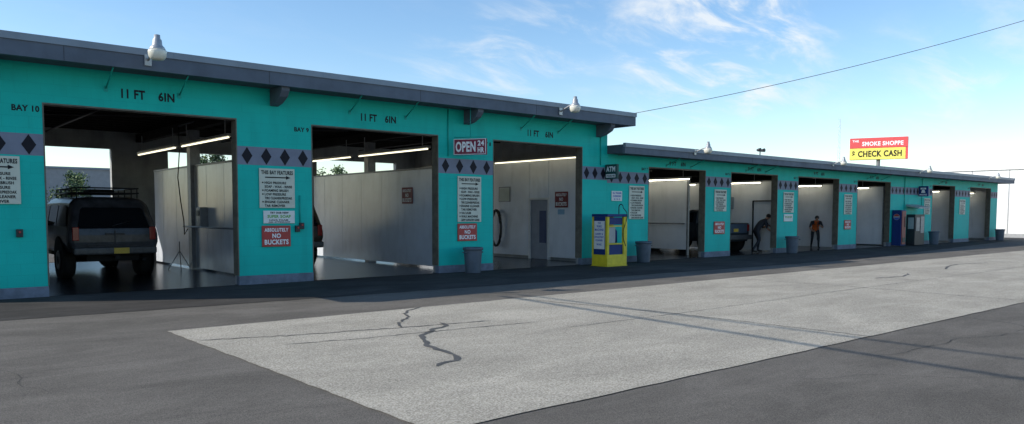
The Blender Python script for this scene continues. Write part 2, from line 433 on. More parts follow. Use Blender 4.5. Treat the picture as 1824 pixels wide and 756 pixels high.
w = MB(); w.box(50.76, 50.79, .3, 10, .1, 3.1); w.obj('wall_cladding', LB, PANELB, off=loff)
strips(LB, loff, [(22.7, .9, 4.5), (22.7, 5, 8.5), (20.0, 1.2, 4.5), (27.3, .9, 3.4), (27.3, 4, 7), (32.3, 1., 3.3), (32.3, 4, 7), (36.8, 1., 3.4), (45.2, 1, 4.5), (50.3, 1, 4.5)], 2.74, TUBEL)
w = MB(); X = 27.69
w.box(X - .03, X, .55, .6, .01, 2.05); w.box(X - .03, X, 1.45, 1.5, .01, 2.05); w.box(X - .03, X, .601, 1.449, 2.0, 2.05)
w.obj('door_frame', LB, DARKM, off=loff)

def paint(B_, off_, items):
    for it in items:
        w = MB(); letters(w, FRONT, (0, 0, 0), [it]); w.obj('painted_lettering', B_, BLACKP, off=off_, sheet=True)
paint(TB, toff, [('11 FT', 4.12, 3.755, .42, .175), ('6IN', 4.72, 3.755, .30, .175), ('BAY 10', 2.36, 3.34, .42, .11),
                 ('11 FT', 9.2, 3.73, .42, .17), ('6IN', 9.78, 3.73, .30, .17), ('BAY 9', 7.52, 3.33, .34, .10),
                 ('11 FT', 14.35, 3.72, .42, .17), ('6IN', 14.95, 3.72, .30, .17), ('BAY 8', 12.68, 3.33, .34, .10)])
for (a, b), n in zip(OPL, (7, 6, 5, 4, 3, 2)):
    c = (a + b) / 2
    paint(LB, loff, [('9 FT', c - .3, 3.15, .36, .14), ('6IN', c + .25, 3.15, .26, .14), ('BAY %d' % n, a - .2, 2.92, .3, .09)])

# ------------------------------------------------------------------ wall signs
L5 = [('HIGH PRESSURE', 1), ('SOAP - WAX - RINSE', 0), ('FOAMING BRUSH', 1), ('LOW PRESSURE', 1), ('TIRE CLEANER/PRESOAK', 0), ('ENGINE CLEANER', 1), ('TAR REMOVER', 0)]
L9 = L5 + [('VACUUM', 1), ('WAX MACHINE', 1), ('CARPET & UPHOLSTERY CLEANER', 0)]
def features(x0, x1, z0, z1, lines):
    c = ((x0 + x1) / 2, -.03, z0); W = x1 - x0; H = z1 - z0
    S = top('bay_features_sign', 'cream this bay features board on teal pillar', 'sign', c, 'bay feature signs')
    b = MB(); b.box(-W / 2, W / 2, 0, .022, 0, H); b.obj('sign_board', S, CREAM, bevel=.004)
    l = MB(); letters(l, FRONT, (0, 0, 0), [('THIS BAY FEATURES', 0, H - .085, W * .9, .085)])
    ya = H - .19
    flat(l, FRONT, (0, 0, 0), [(-W * .34, ya - .012), (W * .25, ya - .012), (W * .25, ya + .012), (-W * .34, ya + .012)])
    flat(l, FRONT, (0, 0, 0), [(W * .25, ya - .04), (W * .38, ya), (W * .25, ya + .04)])
    n = len(lines); st = (H - .27) / n; y = H - .26
    for t, bl in lines:
        y -= st
        if bl: flat(l, FRONT, (0, 0, 0), [(-W * .43, y + st * .3), (-W * .39, y + st * .3), (-W * .39, y + st * .65), (-W * .43, y + st * .65)])
        vs, fs, asp = text_geo(t); h = min(.062, st * .68); wd = min(h * asp * .9, W * .78)
        letters(l, FRONT, (0, 0, 0), [(t, -W * .36, y + st * .45, wd, h, 'l')])
    l.obj('sign_lettering', S, INK, sheet=True)
def nobuckets(x0, x1, z0, z1, frame=FRONT, o=None, m=SIGNR):
    W = x1 - x0; H = z1 - z0
    if frame is FRONT: c = ((x0 + x1) / 2, -.03, z0)
    else: c = o
    S = top('no_buckets_sign', 'red absolutely no buckets sign with white letters', 'sign', c, 'no buckets signs')
    if frame is LEFTF: S.rotation_euler[2] = -math.pi / 2
    b = MB(); b.box(-W / 2, W / 2, 0, .02, 0, H); b.obj('sign_board', S, m, bevel=.004)
    l = MB(); letters(l, FRONT, (0, 0, 0), [('ABSOLUTELY', 0, H * .80, W * .84, H * .18), ('NO', 0, H * .52, W * .3, H * .22), ('BUCKETS', 0, H * .22, W * .84, H * .24)])
    l.obj('sign_lettering', S, WINK, sheet=True)
features(1.52, 2.24, 1.66, 2.49, L5)
features(6.54, 7.33, 1.62, 2.46, L5)
features(11.74, 12.50, 1.29, 2.46, L9)
features(18.36, 19.08, 1.34, 2.38, L9)
features(22.86, 23.58, 1.60, 2.36, L5)
features(27.4, 28.15, 1.56, 2.36, L5)
features(32.3, 33.0, 1.50, 2.36, L5)
features(40.6, 41.3, 1.5, 2.3, L5)
features(45.2, 46.0, 1.5, 2.3, L5)
nobuckets(6.58, 7.22, .79, 1.24)
nobuckets(11.74, 12.36, .80, 1.25)
nobuckets(22.86, 23.5, .80, 1.24)
nobuckets(32.35, 32.95, .85, 1.25)
nobuckets(0, .58, 0, .5, LEFTF, (17.06, 1.67, 1.7), SIGNRD)
nobuckets(0, .54, 0, .46, LEFTF, (11.98, 2.72, 1.78), SIGNRD)
nobuckets(0, .54, 0, .46, LEFTF, (32.62, 3.3, 1.7), SIGNRD)
def board(name, label, x0, x1, z0, z1, bm_, items, im, y=-.03):
    S = top(name, label, 'sign', ((x0 + x1) / 2, y, z0)); W = x1 - x0; H = z1 - z0
    b = MB(); b.box(-W / 2, W / 2, 0, .02, 0, H); b.obj('sign_board', S, bm_, bevel=.003)
    for its, m_ in zip(items, im):
        l = MB(); letters(l, FRONT, (0, 0, 0), [(t, u * W, v * H, w_ * W, h_ * H) for t, u, v, w_, h_ in its]); l.obj('sign_lettering', S, m_, sheet=True)
    return S
board('banner_sign', 'white banner with green logo on teal pillar', 6.62, 7.32, 1.29, 1.56, WHITEM,
      [[('TRY OUR NEW', 0, .84, .6, .16), ('LAVA FOAM', -.02, .26, .6, .12), ('ASK ATTENDANT', 0, .1, .7, .1)], [('SUPER', -.2, .55, .36, .24), ('SOAP', .2, .55, .34, .24)]], [INK, GREENINK])
board('notice_sign', 'small white trailer notice board on teal wall', 17.55, 18.02, 1.9, 2.2, WHITEM,
      [[('ALL TRAILERS', 0, .8, .86, .2), ('OVERSIZED', 0, .48, .8, .2), ('8, 9 & 10', 0, .17, .6, .2)]], [BLUEINK])
board('notice_sign', 'small white notice board on teal pillar', 27.45, 28.1, 1.22, 1.5, WHITEM, [[('TRY OUR NEW', 0, .6, .8, .3)]], [GREENINK])

# OPEN 24 HR sign
S = top('open_sign', 'maroon open 24 hr sign hung beside pillar', 'sign', (11.77, -.52, 2.97)); S.rotation_euler[2] = math.radians(-58)
b = MB(); b.box(-.43, .43, -.05, .05, 0, .40); b.obj('sign_board', S, MAROON, bevel=.012)
b = MB()
b.box(-.425, .425, -.056, -.051, .006, .02); b.box(-.425, .425, -.056, -.051, .38, .394); b.box(-.425, -.411, -.056, -.051, .021, .379); b.box(.411, .425, -.056, -.051, .021, .379)
b.obj('sign_frame', S, WINK)
l = MB(); letters(l, FRONT, (0, -.05, 0), [('OPEN', -.11, .2, .53, .26), ('24', .295, .285, .17, .13), ('HR', .295, .115, .17, .13)]); l.obj('sign_lettering', S, WINK, sheet=True)
b = MB(); b.tube([(-.43, 0, .44), (.42, 0, .44)], .009); b.tube([(.36, 0, .40), (.36, 0, .44)], .006); b.tube([(-.36, 0, .40), (-.36, 0, .44)], .006); b.tube([(.0, 0, .44), (0, 0, 1.17)], .007)
b.obj('sign_bracket', S, TEALP)
# ATM sign
S = top('atm_sign', 'dark green atm sign projecting from wall corner', 'sign', (17.3, -.25, 2.55)); S.rotation_euler[2] = -math.pi / 2
b = MB(); b.box(-.23, .23, -.05, .05, 0, .43); b.obj('sign_board', S, mat('dark_green_sign', (.01, .06, .055), .5, spec=.3), bevel=.01)
l = MB(); letters(l, FRONT, (0, -.05, 0), [('ATM', 0, .29, .36, .16)]); l.obj('sign_lettering', S, WINK, sheet=True)
l = MB(); flat(l, FRONT, (0, -.05, 0), [(-.19, .04), (.19, .04), (.19, .14), (-.19, .14)]); l.obj('sign_strip', S, WINK, sheet=True)
l = MB(); letters(l, FRONT, (0, -.053, 0), [('AVAILABLE HERE', 0, .09, .34, .06)]); l.obj('sign_lettering', S, INK, sheet=True)
# phone sign
S = top('phone_sign', 'dark blue payphone sign mounted on wall', 'sign', (39.9, -.25, 2.38)); S.rotation_euler[2] = -math.pi / 2
b = MB(); b.box(-.22, .22, -.05, .05, 0, .5); b.obj('sign_board', S, BLUE, bevel=.01)
l = MB(); letters(l, FRONT, (0, -.05, 0), [('PHONE', 0, .08, .34, .08)]); l.obj('sign_lettering', S, WINK, sheet=True)
l = MB()
flat(l, FRONT, (0, -.05, 0), [(-.13, .34), (-.13, .42), (.13, .42), (.13, .34), (.07, .34), (.05, .375), (-.05, .375), (-.07, .34)])
flat(l, FRONT, (0, -.05, 0), [(-.1, .17), (.1, .17), (.05, .34), (-.05, .34)])
l.obj('phone_symbol', S, WINK, sheet=True)

for x_, z_ in ((2.2, 1.08), (7.38, 1.1), (7.48, 1.16)):
    S = top('control_box', 'small dark metal control box on pillar', 'switch box', (x_, -.06, z_), 'control boxes')
    b = MB(); b.box(-.05, .05, 0, .058, 0, .14); b.obj('box_body', S, DARKM, bevel=.005)
    b = MB(); b.lathe([(.018, 0), (.018, .02)], (0, -.02, .09), 10, axis='y'); b.obj('button', S, SIGNR)

# ------------------------------------------------------------------ lamps
def lamp_parts(arm_len, rise):
    S = top('security_lamp', 'white glass dusk to dawn lamp on roof arm', 'lamp', (0, 0, 0), 'lamps along the roof edge')
    yb = -arm_len
    a = MB(); pts = []
    for i in range(9):
        t = i / 8; pts.append((0, yb * (1 - (1 - t) ** 1.4), rise * math.sin(min(1, t * 1.25) * math.pi / 2)))
    a.tube(pts, .022, 8); a.box(-.06, .06, -.004, .02, -.1, .1); a.obj('lamp_arm', S, GALV)
    h = MB(); h.lathe([(.03, rise + .22), (.05, rise + .215), (.055, rise + .15), (.075, rise + .13), (.085, rise + .04), (.12, rise + .0), (.135, rise - .03), (.135, rise - .05)], (0, yb - .02, 0), 20)
    h.obj('lamp_housing', S, GALV)
    g = MB(); g.lathe([(.150, rise - .051), (.158, rise - .08), (.15, rise - .15), (.125, rise - .20), (.09, rise - .225), (.02, rise - .23)], (0, yb - .02, 0), 20)
    g.obj('lamp_refractor', S, GLASSW)
    return S
proto = lamp_parts(.55, .14)
proto.location = (4.2, -.73, 4.30)
def copy_thing(o, loc, rz=None, label=None, sc=None):
    n = o.copy(); n.location = loc
    if rz is not None: n.rotation_euler[2] = rz
    if sc: n.scale = (sc,) * 3
    COL.objects.link(n)
    for c in o.children:
        k = c.copy(); k.parent = n; COL.objects.link(k)
        for g in c.children:
            q = g.copy(); q.parent = k; COL.objects.link(q)
    if label: n['label'] = label
    return n
for x_, y_, z_, s_ in ((14.7, -.73, 4.28, .95), (20.75, -.73, 3.5, .85), (29.85, -.73, 3.5, .75), (38.2, -.73, 3.5, .75), (47.3, -.73, 3.5, .75)):
    copy_thing(proto, (x_, y_, z_), sc=s_)
S = top('flood_lights', 'dark twin floodlights on roof edge', 'lamp', (24.9, -.5, 3.6))
b = MB(); b.tube([(0, 0, 0), (0, 0, .16)], .02); b.tube([(-.16, 0, .16), (.16, 0, .16)], .015); b.obj('lamp_stem', S, DARKM)
for s_ in (-1, 1):
    b = MB(); b.lathe([(.03, .10), (.05, .05), (.07, -.05), (.065, -.05)], (s_ * .13, -.05, .2), 14, axis='y'); b.obj('flood_head', S, DARKM)

# ------------------------------------------------------------------ bins
S = top('trash_bin', 'slate blue plastic trash bin by the wall', 'trash bin', (11.9, -.45, 0), 'trash bins by the pillars')
b = MB(); b.lathe([(.19, .005), (.195, .02), (.235, .56), (.235, .60)], seg=24); b.obj('bin_body', S, BINM)
b = MB(); b.lathe([(.236, .58), (.26, .585), (.262, .64), (.25, .655), (.225, .655), (.22, .50)], seg=24); b.obj('bin_rim', S, BINM)
b = MB()
for s_ in (-1, 1): b.tube([(s_ * .25, -.07, .52), (s_ * .285, -.05, .53), (s_ * .285, .05, .53), (s_ * .25, .07, .52)], .013, 6)
b.obj('bin_handle', S, BINM)
for x_ in (18.6, 27.4, 40.9, 50.3): copy_thing(S, (x_, -.42, 0), x_)

# ------------------------------------------------------------------ wax kiosk
S = top('wax_machine_kiosk', 'yellow and blue wax machine vending kiosk on asphalt', 'vending machine', (16.2, -1.1, 0))
b = MB(); b.box(0, .84, 0, .6, .03, .34); b.box(-.015, .855, -.015, .615, 0, .029); b.obj('kiosk_base', S, YEL, bevel=.01)
b = MB()
for x_, y_ in ((0, 0), (.70, 0), (0, .52), (.70, .52)): b.box(x_, x_ + (.08 if x_ == 0 else .14), y_, y_ + .08, .341, 1.42)
b.obj('kiosk_frame', S, YEL, bevel=.005)
b = MB(); b.box(-.01, .85, -.01, .61, 1.421, 1.50); b.obj('kiosk_top', S, BLUE, bevel=.012)
b = MB(); b.box(-.006, .05, .081, .519, .342, 1.419); b.obj('side_panel', S, BLUE)
b = MB(); b.box(.051, .76, .48, .515, .342, 1.419); b.obj('back_panel', S, YEL)
b = MB(); b.box(-.018, -.008, .10, .50, .50, 1.3); b.obj('side_sign', S, WHITEM)
l = MB(); letters(l, LEFTF, (-.018, .3, 0), [('THE', 0, 1.24, .12, .05), ('WAX', 0, 1.15, .2, .07), ('MACHINE', 0, 1.05, .34, .07), ('CARPET &', 0, .93, .3, .055), ('UPHOLSTERY', 0, .84, .36, .055), ('CLEANER', 0, .75, .28, .055), ('WAX', 0, .63, .2, .06)])
l.obj('sign_lettering', S, BLUEINK, sheet=True)
b = MB(); b.box(.09, .69, .04, .46, .342, .62, 2); b.box(.085, .695, .02, .47, .63, .66, 1); b.box(.12, .42, .08, .46, .67, 1.12, 0); b.box(.085, .695, .04, .47, 1.14, 1.17, 1); b.box(.1, .68, .05, .46, 1.2, 1.40, 2)
b.obj('dispenser', S, [DULLW, YEL, BLUE])
b = MB(); b.lathe([(.09, .67), (.09, 1.0), (.03, 1.08)], (.56, .25, 0), 14); b.obj('fluid_tank', S, BLUE)
b = MB(); pts = [(.7, .2, 1.50)] + [(.7, .2 - .08 + .08 * math.cos(a), 1.70 + .08 * math.sin(a)) for a in [i * math.pi / 8 for i in range(9)]]; b.tube(pts, .013, 8); b.obj('hose_mast', S, DARKM)
b = MB(); pts = [(.7, .04, 1.69)] + [(.7 + .08 * math.sin(i * .7), -.04 - .03 * math.cos(i * .7), 1.66 - i * .12) for i in range(1, 10)]; b.tube(pts, .012, 6); b.obj('hose', S, HOSE)

# ------------------------------------------------------------------ vending machine and change kiosk
S = top('drink_vending_machine', 'blue drink vending machine with dark red front', 'vending machine', (37.0, -.02, 0))
b = MB(); b.box(0, .5, -.42, 0, .04, 1.7); b.obj('machine_cabinet', S, BLUE, bevel=.02)
b = MB(); b.box(.04, .46, -.45, -.421, .1, 1.65); b.obj('machine_front', S, SIGNRD, bevel=.01)
b = MB(); b.box(.30, .42, -.47, -.451, .9, 1.4, 0); b.box(.1, .4, -.465, -.451, .2, .42, 0); b.obj('coin_panel', S, DARKM)
l = MB()
def disc(mb, cx, cz, r, a0, a1, mi, x=-.006):
    n = 14; mb.quad([Vector((x, cx - r * math.cos(a0 + (a1 - a0) * i / n), cz + r * math.sin(a0 + (a1 - a0) * i / n))) for i in range(n + 1)], mi)
disc(l, -.21, 1.38, .13, .25, math.pi - .25, 1); disc(l, -.21, 1.38, .13, math.pi + .25, 2 * math.pi - .25, 2)
disc(l, -.21, 1.38, .145, 0, 2 * math.pi, 0, -.003)
l.obj('round_emblem', S, [DULLW, SIGNR, BLUEINK], sheet=True)
S = top('change_machine', 'grey change machine cabinet with canopy by wall', 'change machine', (38.6, -.02, 0))
b = MB(); b.box(0, 1.1, -.4, 0, .02, 1.5); b.obj('cabinet', S, DARKM, bevel=.015)
b = MB(); b.prismx([(0, 1.98), (-.6, 1.84), (-.6, 1.78), (0, 1.9)], -.1, 1.25); b.obj('canopy', S, DULLW)
b = MB(); b.box(.1, .5, -.42, -.401, .7, 1.35); b.obj('front_panel', S, GREYM)
b = MB(); b.box(.6, 1.0, -.42, -.401, .6, 1.4); b.obj('front_panel', S, GREYM)
b = MB(); b.box(-.012, -.001, -.34, -.08, .8, 1.35); b.obj('side_sign', S, DULLW)

# ------------------------------------------------------------------ bay equipment
S = top('wash_hose', 'black pressure hose hanging from bay ceiling', 'hose', (6.35, 4.6, 3.7))
b = MB(); b.tube([(0, 0, 0), (.02, 0, -.6), (-.03, .02, -1.3), (.02, 0, -1.9), (.08, -.02, -2.4), (.1, .02, -2.75), (.2, .05, -2.6)], .014, 8); b.obj('hose_line', S, HOSE)
b = MB(); b.tube([(0, 0, 0), (.3, -.3, .12)], .02, 8); b.obj('boom_arm', S, GREYM)
S = top('wand_stand', 'thin metal tripod stand on wet bay floor', 'stand', (6.5, 5.2, 0))
b = MB(); b.tube([(0, 0, .4), (0, 0, .75)], .012, 8)
for a in (.3, 2.4, 4.5): b.tube([(0, 0, .5), (.32 * math.cos(a), .32 * math.sin(a), .01)], .011, 8)
b.obj('stand_frame', S, GREYM)
S = top('coin_box', 'grey coin meter box on bay divider', 'coin box', (6.78, 4.2, 1.15))
b = MB(); b.box(-.12, .08, -.16, .16, 0, .5); b.obj('box_body', S, GREYM, bevel=.01)
b = MB(); b.box(-.135, -.121, -.1, .1, .28, .42); b.obj('box_face', S, DARKM)
S = top('hose_coil', 'black vacuum hose looped on white wall', 'hose', (17.0, 4.8, .9))
b = MB()
b.tube([(-.04 + .03 * math.sin(i * .21), .24 * math.cos(i * 2 * math.pi / 24), .62 * math.sin(i * 2 * math.pi / 24) + .1) for i in range(60)], .035, 8); b.obj('hose_line', S, HOSE)
S = top('wall_notice', 'pale framed notice on white bay wall', 'sign', (17.08, 4.5, 1.9)); S.rotation_euler[2] = -math.pi / 2
b = MB(); b.box(-.3, .3, 0, .02, 0, .52); b.obj('sign_frame', S, GREYM)
b = MB(); b.box(-.27, .27, -.006, -.001, .03, .49); b.obj('sign_board', S, CREAM)
S = top('wall_notice', 'small blue notice on white bay wall', 'sign', (17.08, 1.7, 1.48)); S.rotation_euler[2] = -math.pi / 2
b = MB(); b.box(-.14, .14, 0, .02, 0, .16); b.obj('sign_board', S, mat('pale_blue', (.3, .5, .65), .5))
for X_, y_ in ((27.66, 2.6), (37.1, 2.4), (45.5, 2.2)):
    S = top('wall_notice', 'blue grey notice board on white bay wall', 'sign', (X_, y_, 1.7), 'notices in the low bays'); S.rotation_euler[2] = -math.pi / 2
    b = MB(); b.box(-.22, .22, 0, .02, 0, .5); b.obj('sign_board', S, mat('blue_grey_board', (.25, .32, .4), .5))

# ------------------------------------------------------------------ vehicles
def loft(mb, stations, mi=0):
    n = len(stations[0]); rings = [[(-x, y, z) for x, y, z in st] + [(x, y, z) for x, y, z in reversed(st)] for st in stations]
    vs = [p for r in rings for p in r]; k = 2 * n; fs = []
    for i in range(len(rings) - 1):
        for j in range(k):
            fs.append((i * k + j, i * k + (j + 1) % k, (i + 1) * k + (j + 1) % k, (i + 1) * k + j))
    for b_ in (0, (len(rings) - 1) * k):
        for j in range(n - 1):
            fs.append((b_ + j, b_ + j + 1, b_ + k - 2 - j, b_ + k - 1 - j))
    mb.add(vs, fs, mi)
def lerp(a, b, t): return tuple(x + (y - x) * t for x, y in zip(a, b))
def wheel(parent, x, y, r=.41, wd=.26):
    s_ = 1 if x > 0 else -1
    e = MB(); e.lathe([(r * .62, -wd / 2), (r * .93, -wd / 2), (r, -wd * .36), (r, wd * .36), (r * .93, wd / 2), (r * .62, wd / 2)], (x - s_ * wd / 2, y, r), 28, axis='x')
    W = e.obj('wheel', parent, RUB)
    m_ = MB(); m_.lathe([(.02, 0), (.08, 0), (.1, -.03 * 1), (r * .5, -.04), (r * .615, .0), (r * .615, .02)] if s_ < 0 else [(r * .615, -.02), (r * .615, 0), (r * .5, .04), (.1, .03), (.08, 0), (.02, 0)], (x + s_ * .004, y, r), 20, axis='x')
    m_.obj('rim', W, RIMM)
def suv(name, label, loc, paint_, rack=True, hw=.98, zr=1.86):
    C = top(name, label, 'car', loc)
    def ring(yl, yt, h, hr, zb, zt): return [(h * .80, yl + .07, .56), (h * .94, yl + .03, .63), (h, yl, .84), (h * .995, yl, 1.0), (h * .965, yl + (yt - yl) * .08, zb), (hr + .06, yl + (yt - yl) * .85, zt - .15), (hr - .01, yt, zt - .07), (hr - .09, yt + .02, zt - .025), (hr - .34, yt + .03, zt)]
    st = [ring(0, .34, hw * .86, .61, 1.14, zr - .08), ring(.02, .37, hw * .93, .68, 1.15, zr - .05), ring(.08, .42, hw * .975, .725, 1.15, zr - .02), ring(.18, .52, hw * .99, .75, 1.15, zr), ring(1.4, 1.4, hw, .77, 1.15, zr + .02), ring(3.0, 2.9, hw, .77, 1.14, zr + .01), ring(3.85, 3.3, hw, .73, 1.13, zr - .06),
          ring(3.95, 3.92, hw * .99, .88, 1.10, 1.26), ring(5.05, 5.05, hw * .96, .82, 1.04, 1.19), ring(5.2, 5.2, hw * .9, .78, 1.02, 1.17)]
    b = MB(); loft(b, st); body = b.obj('body', C, paint_, bevel=.02, seg=3)
    for s_ in (-1, 1):
        def P(y, t):
            lo = (s_ * hw * .965, y, 1.15); hi = (s_ * .83, y, zr - .13)
            p = lerp(lo, hi, t); return (p[0] + s_ * .012, p[1], p[2])
        w_ = MB()
        for y0, y1, y0t, y1t in ((.30, 1.35, .56, 1.35), (1.45, 2.35, 1.45, 2.35), (2.45, 3.62, 2.45, 3.22)):
            w_.quad([P(y0, .08), P(y1, .08), P(y1t, .9), P(y0t, .9)])
        w_.obj('side_window', C, CARG, sheet=True)
        for yy in (1.0, 4.25):
            w_ = MB()
            w_.lathe([(.50, 0), (.50, .02)] if s_ > 0 else [(.50, -.02), (.50, 0)], (s_ * (hw - .012), yy, .46), 28, axis='x')
            w_.obj('wheel_arch', C, RUB)
        w_ = MB(); w_.tube([(s_ * hw, 3.5, 1.2), (s_ * (hw + .12), 3.5, 1.22)], .02); w_.box(min(s_ * (hw + .08), s_ * (hw + .28)), max(s_ * (hw + .08), s_ * (hw + .28)), 3.46, 3.54, 1.12, 1.36)
        w_.obj('door_mirror', C, DARKM, bevel=.015)
        w_ = MB(); x0, x1 = sorted((s_ * hw * .76, s_ * (hw * .90))); w_.box(x0, x1, -.022, .12, .88, 1.18); w_.obj('tail_lamp', C, REDL, bevel=.012)
        for yy in (1.0, 4.25): wheel(C, s_ * (hw - .02), yy)
    w_ = MB()
    y0 = (.34) * .08; y1 = .34 * .85; z0 = 1.14; z1 = zr - .23
    def R(u, t):
        return (u * ((hw * .86 * .965) * (1 - t) + .67 * t - .04), y0 + (y1 - y0) * t - .014, z0 + (z1 - z0) * t)
    w_.quad([R(-1, .10), R(-.96, .03), R(.96, .03), R(1, .10), R(1, .9), R(.94, .98), R(-.94, .98), R(-1, .9)]); w_.obj('rear_window', C, CARG, sheet=True)
    w_ = MB(); w_.box(-hw * .90, hw * .90, -.12, .06, .56, .73); w_.obj('rear_bumper', C, CHR, bevel=.04, seg=3)
    w_ = MB(); w_.box(-.55, .55, -.02, .01, .78, .795); w_.box(-.2, .2, -.03, .01, 1.0, 1.04); w_.box(-.01, .01, -.014, -.002, .80, 1.1); w_.obj('rear_door_trim', C, DARKM)
    w_ = MB(); w_.box(-.06, .26, -.134, -.122, .58, .71); w_.obj('licence_plate', C, PLATE)
    w_ = MB(); w_.tube([(-.05, .01, 1.2), (.35, .05, 1.32)], .01, 6); w_.obj('rear_wiper', C, DARKM)
    w_ = MB(); w_.box(-.05, .05, -.2, .1, .47, .53); w_.box(.55, .62, -.08, .4, .40, .46); w_.box(-.55, .55, .2, 5.0, .40, .56); w_.obj('chassis', C, RUB)
    w_ = MB(); w_.tube([(-.85, 1.0, .41), (.85, 1.0, .41)], .06, 10); w_.lathe([(.05, -.14), (.14, -.08), (.14, .08), (.05, .14)], (.0, 1.0, .41), 12, axis='x'); w_.obj('rear_axle', C, RUB)
    if rack:
        w_ = MB(); z = zr + .10
        for s_ in (-1, 1):
            w_.tube([(s_ * .64, .5, z), (s_ * .64, 2.9, z)], .018); w_.tube([(s_ * .64, .5, z + .11), (s_ * .64, 2.9, z + .11)], .016)
            for yy in (.6, 1.1, 1.7, 2.3, 2.8): w_.tube([(s_ * .64, yy, z - .13), (s_ * .64, yy, z + .11)], .013)
        for i in range(9): w_.tube([(-.64, .52 + i * .29, z), (.64, .52 + i * .29, z)], .013)
        w_.tube([(-.64, .5, z + .11), (.64, .5, z + .11)], .016); w_.tube([(-.64, 2.9, z + .11), (.64, 2.9, z + .11)], .016)
        w_.obj('roof_rack', C, DARKM)
        w_ = MB(); w_.box(-.3, .25, 1.0, 1.6, z + .02, z + .09); w_.obj('rack_load', C, RUB, bevel=.02)
    return C
P_SUV = mat('charcoal_car_paint', (.042, .043, .050), .34, .6, 5, coat=.15, stain=.3, spec=.45)
P_TAN = mat('dark_brown_car_paint', (.03, .018, .008), .4, .5, 5, coat=.1)
P_PK = mat('slate_blue_car_paint', (.012, .020, .028), .45, .15, 5, spec=.3)
suv('suv', 'dusty charcoal suv with roof rack parked in bay', (4.5, 3.25, .006), P_SUV, hw=.96)
suv('suv', 'muddy dark brown suv parked in bay', (8.93, 3.6, .006), P_TAN, rack=False, hw=.95, zr=1.92)
# pickup
C = top('pickup_truck', 'dark slate short pickup truck parked in wash bay', 'truck', (26.2, 1.3, .006))
def pr(y, h, zb): return [(h * .86, y, .42), (h * .97, y, .55), (h, y, .8), (h * .985, y, zb)]
BL = 1.15
b = MB(); loft(b, [pr(0, .95, 1.12), pr(.06, .98, 1.14), pr(BL, .98, 1.14)]); b.obj('truck_bed', C, P_PK, bevel=.02)
b = MB(); b.box(-.85, .85, .1, BL - .1, 1.135, 1.142); b.obj('bed_liner', C, RUB)
def pr2(yl, yt, h, hr, zb, zt): return [(h * .86, yl, .42), (h * .97, yl, .55), (h, yl, .8), (h * .985, yl, zb), (hr, yt, zt - .06), (hr - .15, yt, zt)]
b = MB(); loft(b, [pr2(BL + .03, BL + .12, .97, .74, 1.12, 1.60), pr2(1.6, 1.6, .98, .76, 1.12, 1.66), pr2(2.6, 2.05, .98, .72, 1.10, 1.60), pr2(2.7, 2.68, .97, .9, 1.02, 1.10), pr2(3.9, 3.9, .95, .85, .96, 1.04)]); b.obj('cab', C, P_PK, bevel=.02)
for s_ in (-1, 1):
    w_ = MB()
    w_.quad([(s_ * .968, BL + .2, 1.17), (s_ * .968, 2.45, 1.17), (s_ * .79, 2.02, 1.54), (s_ * .79, BL + .25, 1.54)])
    w_.obj('side_window', C, CARG, sheet=True)
    w_ = MB(); x0, x1 = sorted((s_ * .80, s_ * .94)); w_.box(x0, x1, -.02, .04, .82, 1.08); w_.obj('tail_lamp', C, REDL, bevel=.01)
    for yy in (.65, 3.2):
        wheel(C, s_ * .985, yy, .37)
        w_ = MB(); w_.lathe([(.45, 0), (.45, .02)] if s_ > 0 else [(.45, -.02), (.45, 0)], (s_ * .967, yy, .41), 28, axis='x'); w_.obj('wheel_arch', C, RUB)
w_ = MB(); w_.quad([(-.72, BL + .035, 1.2), (.72, BL + .035, 1.2), (.62, BL + .1, 1.54), (-.62, BL + .1, 1.54)]); w_.obj('rear_window', C, CARG, sheet=True)
w_ = MB(); w_.box(-.9, .9, -.16, -.01, .5, .68); w_.obj('rear_bumper', C, CHR, bevel=.02)
w_ = MB(); w_.box(-.78, .78, -.012, -.003, .75, 1.10); w_.obj('tailgate', C, mat('tailgate_paint', (.06, .09, .13), .35, .1, 5, coat=.1), bevel=.003)
w_ = MB(); w_.box(-.15, .15, -.03, -.013, .8, .92); w_.obj('licence_plate', C, PLATE)

